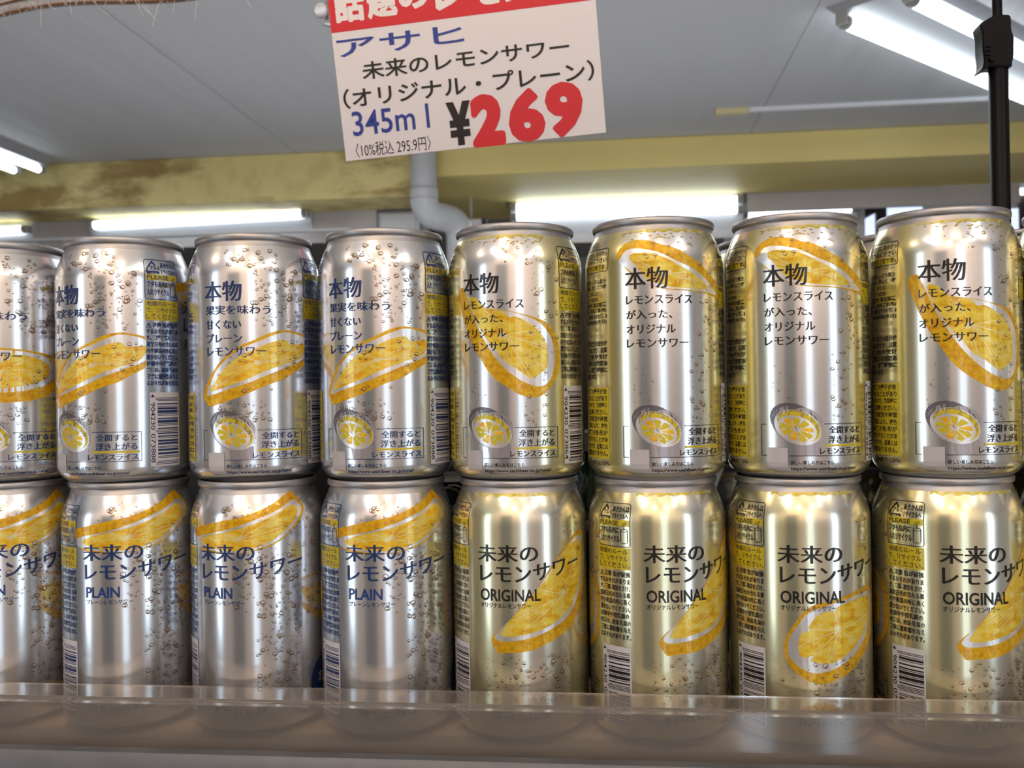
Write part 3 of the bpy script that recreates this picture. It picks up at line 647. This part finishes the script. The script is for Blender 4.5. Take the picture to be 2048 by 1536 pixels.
bm = bmesh.new(); rr = random.Random(5)
for k in range(150):
    x = rr.uniform(-620, -270); l = rr.uniform(2, 6) if k % 12 else rr.uniform(10, 22); a = rr.uniform(-.7, 1.3)
    p = [W(x, 296+6*math.sin(x*.03), edge(x)+rr.uniform(0, 8))-sk.location]
    for j in range(1, 5): p.append(p[0]+Vector((l*j/4*a*.9, -rr.uniform(0, 2), -l*j/4*(1 if j < 4 else .93)))/1000)
    tube(bm, p, .00016, 4)
tag(link('loose_fibres', bm_mesh('fibres', bm, M['fuzz']), sk), kind='stuff')

# ------------------------------------------------------------------ the room
def struct(name, bm, m, smooth=False): return tag(link(name, bm_mesh(name, bm, m, smooth)), kind='structure')
mc = mat('ceiling_paint', (.42, .425, .44), .75); M['ceil'] = mc; N, L, b = nodes(mc)
f = noise(N, L, 90, 3, .6); f2 = noise(N, L, 1.6, 3, .5, stretch=(3.2, .5, 1))
bp = N.new('ShaderNodeBump'); bp.inputs['Strength'].default_value = .25; bp.inputs['Distance'].default_value = .004; L.new(f, bp.inputs['Height'])
bp2 = N.new('ShaderNodeBump'); bp2.inputs['Strength'].default_value = .6; bp2.inputs['Distance'].default_value = .05; L.new(f2, bp2.inputs['Height']); L.new(bp.outputs[0], bp2.inputs['Normal']); L.new(bp2.outputs[0], b.inputs['Normal'])
tc = N.new('ShaderNodeTexCoord'); sp = N.new('ShaderNodeSeparateXYZ'); L.new(tc.outputs['Object'], sp.inputs[0])
pm = N.new('ShaderNodeMath'); pm.operation = 'PINGPONG'; pm.inputs[1].default_value = 1.19           # board joints every 2.38 m
ad = N.new('ShaderNodeMath'); ad.operation = 'ADD'; ad.inputs[1].default_value = 1.67+23.8; L.new(sp.outputs['X'], ad.inputs[0]); L.new(ad.outputs[0], pm.inputs[0])
L.new(ramp(N, L, pm.outputs[0], [(0, (.16, .16, .17)), (.0035, (.42, .425, .44))]), b.inputs['Base Color'])
bm = bmesh.new(); boxmm(bm, -6000, 5000, -4500, 4470, 1450, 1500); boxmm(bm, -6000, 5000, 4470, 9000, 1450, 1500); struct('ceiling', bm, mc)
M['floor'] = noisy('grey_floor_tile', [(.3, (.30, .27, .24)), (.7, (.40, .36, .32))], 3, .3)
bm = bmesh.new(); boxmm(bm, -6000, 5000, -4500, 9000, -1200, -1150); struct('floor', bm, M['floor'])
M['wall'] = noisy('cream_wall', [(.3, (.60, .56, .50)), (.7, (.68, .64, .58))], 2, .8)
bm = bmesh.new(); boxmm(bm, -6000, 5000, 8900, 9000, -1150, 1450); struct('wall_back', bm, M['wall'])
bm = bmesh.new(); boxmm(bm, -6100, -6000, -4500, 9000, -1150, 1450); struct('wall_left', bm, M['wall'])
bm = bmesh.new(); boxmm(bm, 5000, 5100, -4500, 9000, -1150, 1450); struct('wall_right', bm, M['wall'])
bm = bmesh.new(); boxmm(bm, -6000, 5000, -4600, -4500, -1150, 1450); struct('wall_front', bm, M['wall'])
# yellow beams
my = mat('yellow_paint', (.62, .53, .22), .65); M['beam'] = my; N, L, b = nodes(my)
f = noise(N, L, 1.3, 6, .62, stretch=(1, 1, 2.4)); f2 = noise(N, L, 9, 5, .6)
c1 = ramp(N, L, f, [(.40, (.30, .21, .07)), (.50, (.64, .55, .24))]); c2 = ramp(N, L, f2, [(.3, (.80, .78, .74)), (.55, (1, 1, 1))])
mx = N.new('ShaderNodeMix'); mx.data_type = 'RGBA'; mx.blend_type = 'MULTIPLY'; mx.inputs['Factor'].default_value = 1; L.new(c1, mx.inputs['A']); L.new(c2, mx.inputs['B']); L.new(mx.outputs['Result'], b.inputs['Base Color'])
bm = bmesh.new(); boxmm(bm, -6000, -1020, 4470, 4820, 1195, 1450, 6); struct('trim_1', bm, my)
M['beam_clean'] = noisy('yellow_paint_clean', [(.3, (.60, .49, .18)), (.7, (.66, .55, .21))], 2, .6)
bm = bmesh.new(); boxmm(bm, -1020, 5000, 4471, 5240, 1294, 1450, 6); boxmm(bm, -1020, -640, 5240, 5800, 1294, 1450, 0); struct('trim_2', bm, M['beam_clean'])
M['fascia'] = noisy('grey_fascia', [(.3, (.42, .40, .41)), (.7, (.47, .45, .46))], 4, .6)
bm = bmesh.new(); boxmm(bm, -6000, -1330, 4822, 4850, 1020, 1300); struct('trim_3', bm, M['fascia'])
bm = bmesh.new(); boxmm(bm, 800, 2330, 5244, 5280, 1186, 1294, 2); struct('trim_4', bm, M['fascia'])
bm = bmesh.new(); boxmm(bm, -600, 760, 5330, 5350, 1050, 1294); struct('trim_5', bm, M['fascia'])

# lamps -------------------------------------------------------------
M['tube'] = mat('fluorescent_tube', (.9, .95, 1), .3, emit=(.86, .95, 1), es=5)
M['tube_b'] = mat('fluorescent_tube_bright', (.9, .95, 1), .3, emit=(.86, .95, 1), es=4.5)
M['wht'] = mat('white_enamel', (.62, .64, .68), .35); M['batten'] = mat('grey_enamel_batten', (.30, .31, .34), .35); M['sock'] = mat('grey_socket', (.30, .30, .29), .4)
def lamp(name, a, b, label, tubes=1, gap=110, drop=60, reflector=True, tm='tube', rad=15, up=Vector((0, 0, 1)), group='fluorescent lamps'):
    """batten running from a to b (mm, z of the mounting plane)"""
    A, B = W(*a), W(*b); d = (B-A); ln = d.length; d.normalize(); side = up.cross(d).normalized()
    t = empty(name, A); tag(t, label, 'lamp', group)
    fr = Matrix((d, side, up)).transposed()
    def place(bm, m, nm, parent=t, smooth=False):
        me = bm_mesh(nm, bm, m, smooth, .7 if smooth else None); me.transform(fr.to_4x4()); return link(nm, me, parent)
    w = max(.05, gap/1000*(tubes-1)*.55+.045)
    bm = bmesh.new()
    h = drop/1000-rad/1000-.006
    pr = [(-w*1.7, 0), (-w*.55, -h), (w*.55, -h), (w*1.7, 0)] if reflector else [(-w, 0), (-w*.8, -h), (w*.8, -h), (w, 0)]
    Av = [bm.verts.new((0, y, z)) for y, z in pr]; Bv = [bm.verts.new((ln, y, z)) for y, z in pr]
    for i in range(4): bm.faces.new((Av[i], Av[(i+1) % 4], Bv[(i+1) % 4], Bv[i]))
    bm.faces.new(Av[::-1]); bm.faces.new(Bv); bmesh.ops.recalc_face_normals(bm, faces=bm.faces)
    place(bm, M['wht' if reflector else 'batten'], 'housing')
    for k in range(tubes):
        y = (k-(tubes-1)/2)*gap/1000; z = -drop/1000
        bm = bmesh.new(); tube(bm, [(.035, y, z), (ln-.035, y, z)], rad/1000, 20); place(bm, M[tm], 'tube', smooth=True)
        for x in (.012, ln-.012):
            bm = bmesh.new(); box(bm, (x, y, z/2-.004), (.022, .042, abs(z)+.02), .006); tube(bm, [(x+(.012 if x < .1 else -.012), y, z), (x+(.03 if x < .1 else -.03), y, z)], rad/1000*1.12, 16)
            place(bm, M['sock'], 'socket')
    return t
lamp('fluorescent_lamp', (862, 2746, 1450), (1950, 3858, 1450), 'two tube fluorescent lamp on the ceiling at the upper right, behind the pole', 2, 236, 60, False, 'tube', 22)
lamp('fluorescent_lamp', (-3100, 3050, 1450), (-3100, 4330, 1450), 'two tube fluorescent lamp on the ceiling at the left edge', 2, 140, 75, False, 'tube', 17)
UPV = Vector((0, 1, 0))
lamp('fluorescent_lamp', (-3020, 4822, 1150), (-1700, 4822, 1176), 'bright fluorescent lamp behind the yellow beam above the silver cans', 1, 100, 80, True, 'tube_b', 22, UPV)
lamp('fluorescent_lamp', (-4560, 4822, 1120), (-3380, 4822, 1143), 'fluorescent lamp end behind the yellow beam at the far left', 1, 100, 80, True, 'tube_b', 22, UPV)
lamp('fluorescent_lamp', (-610, 5330, 1236), (790-10, 5330, 1232), 'bright fluorescent lamp behind the yellow beam above the gold cans', 2, 60, 80, True, 'tube_b', 22, UPV)
lamp('fluorescent_lamp', (800, 5600, 1215), (1500, 5600, 1232), 'short bright lamp strip just above the gold can with the shoulder slice', 1, 60, 80, True, 'tube_b', 18, UPV)
lamp('fluorescent_lamp', (1900, 5600, 1290), (2700, 5600, 1302), 'bright lamp strip left of the pole, low behind the grey board', 1, 60, 80, True, 'tube_b', 18, UPV)
bm = bmesh.new(); boxmm(bm, 700, 1560, 5604, 5640, 1060, 1262); boxmm(bm, 1860, 2740, 5604, 5640, 1254, 1340); struct('trim_6', bm, M['fascia'])
# long white shelf rail behind the left cans
bm = bmesh.new(); boxmm(bm, -4200, -1450, 4700, 4760, 1066, 1078, 2); tag(link('shelf_rail', bm_mesh('shelf_rail', bm, M['wht'])), 'thin white rail running behind the silver cans below the lamp', 'rail')

# pipe --------------------------------------------------------------
M['pvc'] = noisy('grey_pvc', [(.3, (.40, .41, .43)), (.7, (.50, .51, .53))], 5, .35); M['joint'] = mat('pipe_joint', (.30, .31, .32), .5)
pp = empty('drain_pipe', W(-968, 4395, 1450)); tag(pp, 'grey plastic drain pipe bending under the yellow beam behind the price card', 'pipe')
def arc(p0, p1, p2, n=10):
    return [(Vector(p0)*(1-t)**2+Vector(p1)*2*t*(1-t)+Vector(p2)*t*t) for t in [i/n for i in range(n+1)]]
def rel(p): return W(*p)-pp.location
bm = bmesh.new(); tube(bm, [rel((-968, 4395, 1450)), rel((-968, 4395, 1200))], .068, 32); link('pipe', bm_mesh('pipe_v', bm, M['pvc'], True, .7), pp)
bm = bmesh.new(); tube(bm, [rel((-968, 4395, 1215))]+arc(rel((-968, 4395, 1165)), rel((-968, 4398, 1085)), rel((-905, 4460, 1078)))+arc(rel((-880, 4490, 1076)), rel((-815, 4560, 1070)), rel((-812, 4565, 1000))), .073, 32, cap=True); link('elbow', bm_mesh('pipe_elbow', bm, M['pvc'], True, .9), pp)
for p, q in (((-968, 4395, 1212), (-968, 4395, 1206)), ((-968, 4395, 1160), (-968, 4395, 1156))):
    bm = bmesh.new(); tube(bm, [rel(p), rel(q)], .0745, 32); link('joint_ring', bm_mesh('pipe_ring', bm, M['joint'], True, .7), pp)
bm = bmesh.new(); tube(bm, [rel((-812, 4565, 1010)), rel((-812, 4565, -1150))], .069, 32); link('pipe', bm_mesh('pipe_low', bm, M['pvc'], True, .7), pp)
# white cabinet and post behind the pipe
cb = empty('wall_cabinet', W(-1190, 5000, -1150)); tag(cb, 'white cupboard side standing behind the grey pipe', 'cabinet')
bm = bmesh.new(); boxmm(bm, -1330, -1090, 4860, 5160, -1150, 1189, 4); part('carcass', bm, M['wht'], cb)
bm = bmesh.new(); boxmm(bm, -1310, -1110, 4848, 4859, -1100, 1175, 2); part('door', bm, M['wht'], cb)
bm = bmesh.new(); boxmm(bm, -1020, -1000, 4850, 4870, -1150, 1290, 1); tag(link('door_post', bm_mesh('post', bm, M['dark'])), 'narrow dark post right of the white cupboard behind the pipe', 'post')
wb = empty('wall_box', W(-800, 5000, 1090)); tag(wb, 'pale electrical box with a black edge under the beam right of the pipe', 'box')
bm = bmesh.new(); boxmm(bm, -880, -745, 4960, 5040, 1060, 1150, 4); part('case', bm, M['wht'], wb)
bm = bmesh.new(); boxmm(bm, -744, -718, 4960, 5040, 1040, 1152, 1); part('black_edge', bm, M['dark'], wb)
bm = bmesh.new(); boxmm(bm, -816, -806, 4995, 5005, 1150, 1293.5, 1); part('hanger', bm, M['fascia'], wb)
# conduit
cn = empty('cable_conduit', W(489, 4030, 1450)); tag(cn, 'thin white cable conduit on the ceiling left of the pole', 'conduit')
bm = bmesh.new(); boxmm(bm, 640, 4200, 4010, 4040, 1432, 1450, 2); part('channel', bm, M['wht'], cn)
bm = bmesh.new(); boxmm(bm, 489, 640, 4000, 4050, 1424, 1450, 3); M['ivory'] = mat('aged_ivory_plastic', (.55, .48, .28), .5); part('end_box', bm, M['ivory'], cn)

# far right: window with dark mullions, dark frame and red goods
M['day'] = mat('daylit_glass', (.6, .7, .9), .1, emit=(.62, .72, .95), es=1.15)
bm = bmesh.new(); boxmm(bm, 1500, 2900, 6590, 6600, 700, 1440); struct('window_1', bm, M['day'])
wf = empty('window_frame', W(2000, 6560, 700)); wf['kind'] = 'structure'; wf.name = 'window_2'
M['brown'] = mat('dark_brown_wood', (.03, .02, .018), .4)
for x0, x1 in ((1880, 1955), (2235, 2260), (2275, 2300), (2900, 2960)):
    bm = bmesh.new(); boxmm(bm, x0, x1, 6550, 6588, 700, 1440, 2); part('mullion', bm, M['brown'], wf)
bm = bmesh.new(); tube(bm, [W(1640, 6540, 1290), W(1880, 6540, 1420)], .035, 8); part('brace', bm, M['brown'], wf)
bm = bmesh.new(); tube(bm, [W(1700, 6530, 1210), W(1700, 6530, 1440)], .012, 8); M['pale'] = mat('pale_cream_post', (.7, .66, .58), .5); part('slim_post', bm, M['pale'], wf)
M['redb'] = mat('red_spine', (.22, .012, .016), .5); M['whb'] = mat('pink_white_spine', (.62, .5, .52), .5)
for i in range(14):
    x = 2480+i*17.5; red = i > 5
    bm = bmesh.new(); box(bm, (0, 0, .125), (.0155, .12, .25), .002)
    o = link('red_book' if red else 'white_book', bm_mesh('book', bm, M['redb'] if red else M['whb']), loc=W(x, 5460, 1064))
    tag(o, 'dark red spine in the row at the right edge behind the pole' if red else 'pale pinkish spine just right of the pole', 'book', 'red spines at the right edge' if red else 'pale spines right of the pole')
bm = bmesh.new(); boxmm(bm, 2440, 3000, 5390, 5540, 1044, 1064, 1); tag(link('book_shelf', bm_mesh('book_shelf', bm, M['brown'])), 'dark shelf under the red spines at the right edge', 'shelf')
for x in (2460, 2980):
    pass
bm = bmesh.new(); boxmm(bm, 2445, 2995, 5541, 5560, 900, 1294, 1); struct('trim_7', bm, M['brown'])

# ------------------------------------------------------------------ the aisle in front of the shelf (seen in the cans)
M['warm'] = mat('warm_bulb', (1, .8, .5), .3, emit=(1, .72, .46), es=190)
for i, (x, y) in enumerate(((-350, -900), (250, -1300), (-600, -1600), (700, -2100), (-200, -2150), (1500, -1100), (-1600, -800))):
    t = empty('spot_lamp', W(x, y, 1450)); tag(t, 'small warm ceiling spot lamp in the aisle', 'lamp', 'warm spot lamps in the aisle')
    bm = bmesh.new(); lathe(bm, [(0, 0), (.03, 0), (.035, -.05), (.03, -.055), (0, -.055)][::-1], 20); link('shade', bm_mesh('spot_shade', bm, M['wht'], True, .7), t)
    bm = bmesh.new(); bmesh.ops.create_uvsphere(bm, u_segments=16, v_segments=10, radius=.028); bmesh.ops.translate(bm, vec=(0, 0, -.078), verts=bm.verts); link('bulb', bm_mesh('spot_bulb', bm, M['warm'], True), t)
lamp('fluorescent_lamp', (-900, -900, 1450), (-900, -2300, 1450), 'ceiling lamp over the aisle, left', 2, 120, 60, tm='tube')
lamp('fluorescent_lamp', (1100, -600, 1450), (1100, -2000, 1450), 'ceiling lamp over the aisle, right', 2, 120, 60, tm='tube')
# unseen partition shaped for the can reflections: peach panels, a dark doorway, glowing strips
M['peach'] = noisy('peach_panel', [(.3, (.80, .70, .65)), (.7, (.86, .76, .70))], 2, .7)
M['door'] = mat('green_grey_door', (.09, .12, .14), .6)
M['day2'] = mat('reflection_window_glow', (.6, .7, .9), .1, emit=(.70, .86, 1), es=3.2)
for i, (x0, x1) in enumerate(((-6000, -3300), (-2500, -1250), (-330, 330), (420, 560), (640, 2500), (3300, 5000))):
    bm = bmesh.new(); boxmm(bm, x0, x1, -2400, -2340, -1150, 1450); tag(link('trim_%d' % (i+8), bm_mesh('partition', bm, M['peach'])), kind='structure')
bm = bmesh.new(); boxmm(bm, -1250, -330, -2395, -2350, -1150, 900); struct('door_1', bm, M['door'])
bm = bmesh.new(); boxmm(bm, -1250, -330, -2400, -2340, 900, 1450); struct('trim_14', bm, M['peach'])
for i, (x0, x1) in enumerate(((-3300, -2500), (330, 420), (560, 640), (2500, 3300))):  # unseen glowing panes, added for pale streaks on the cans
    bm = bmesh.new(); boxmm(bm, x0, x1, -2390, -2370, -900, 1200); struct('window_%d' % (i+3), bm, M['day2'])
# added fill lights without any fixture
def area(name, loc, rot, size, power, col):
    l = bpy.data.lights.new(name, 'AREA'); l.shape = 'RECTANGLE'; l.size, l.size_y = size; l.energy = power; l.color = col
    o = bpy.data.objects.new(name, l); COL.objects.link(o); o.location = loc; o.rotation_euler = rot; return o
area('aisle_fill_up', W(0, -1250, 300), (PI, 0, 0), (4.6, 1.5), 44, (1, .84, .70))  # added, warms the aisle ceiling mirrored in the can shoulders
area('shop_fill_cool', W(-800, 2600, 1380), (0, 0, 0), (3, 2), 28, (.9, .95, 1))  # added fill, brightens the shop behind the cans
area('shop_fill_up', W(-400, 2700, -300), (PI, 0, 0), (4, 2.4), 27, (.92, .95, 1))  # added fill from below, lifts the shop ceiling
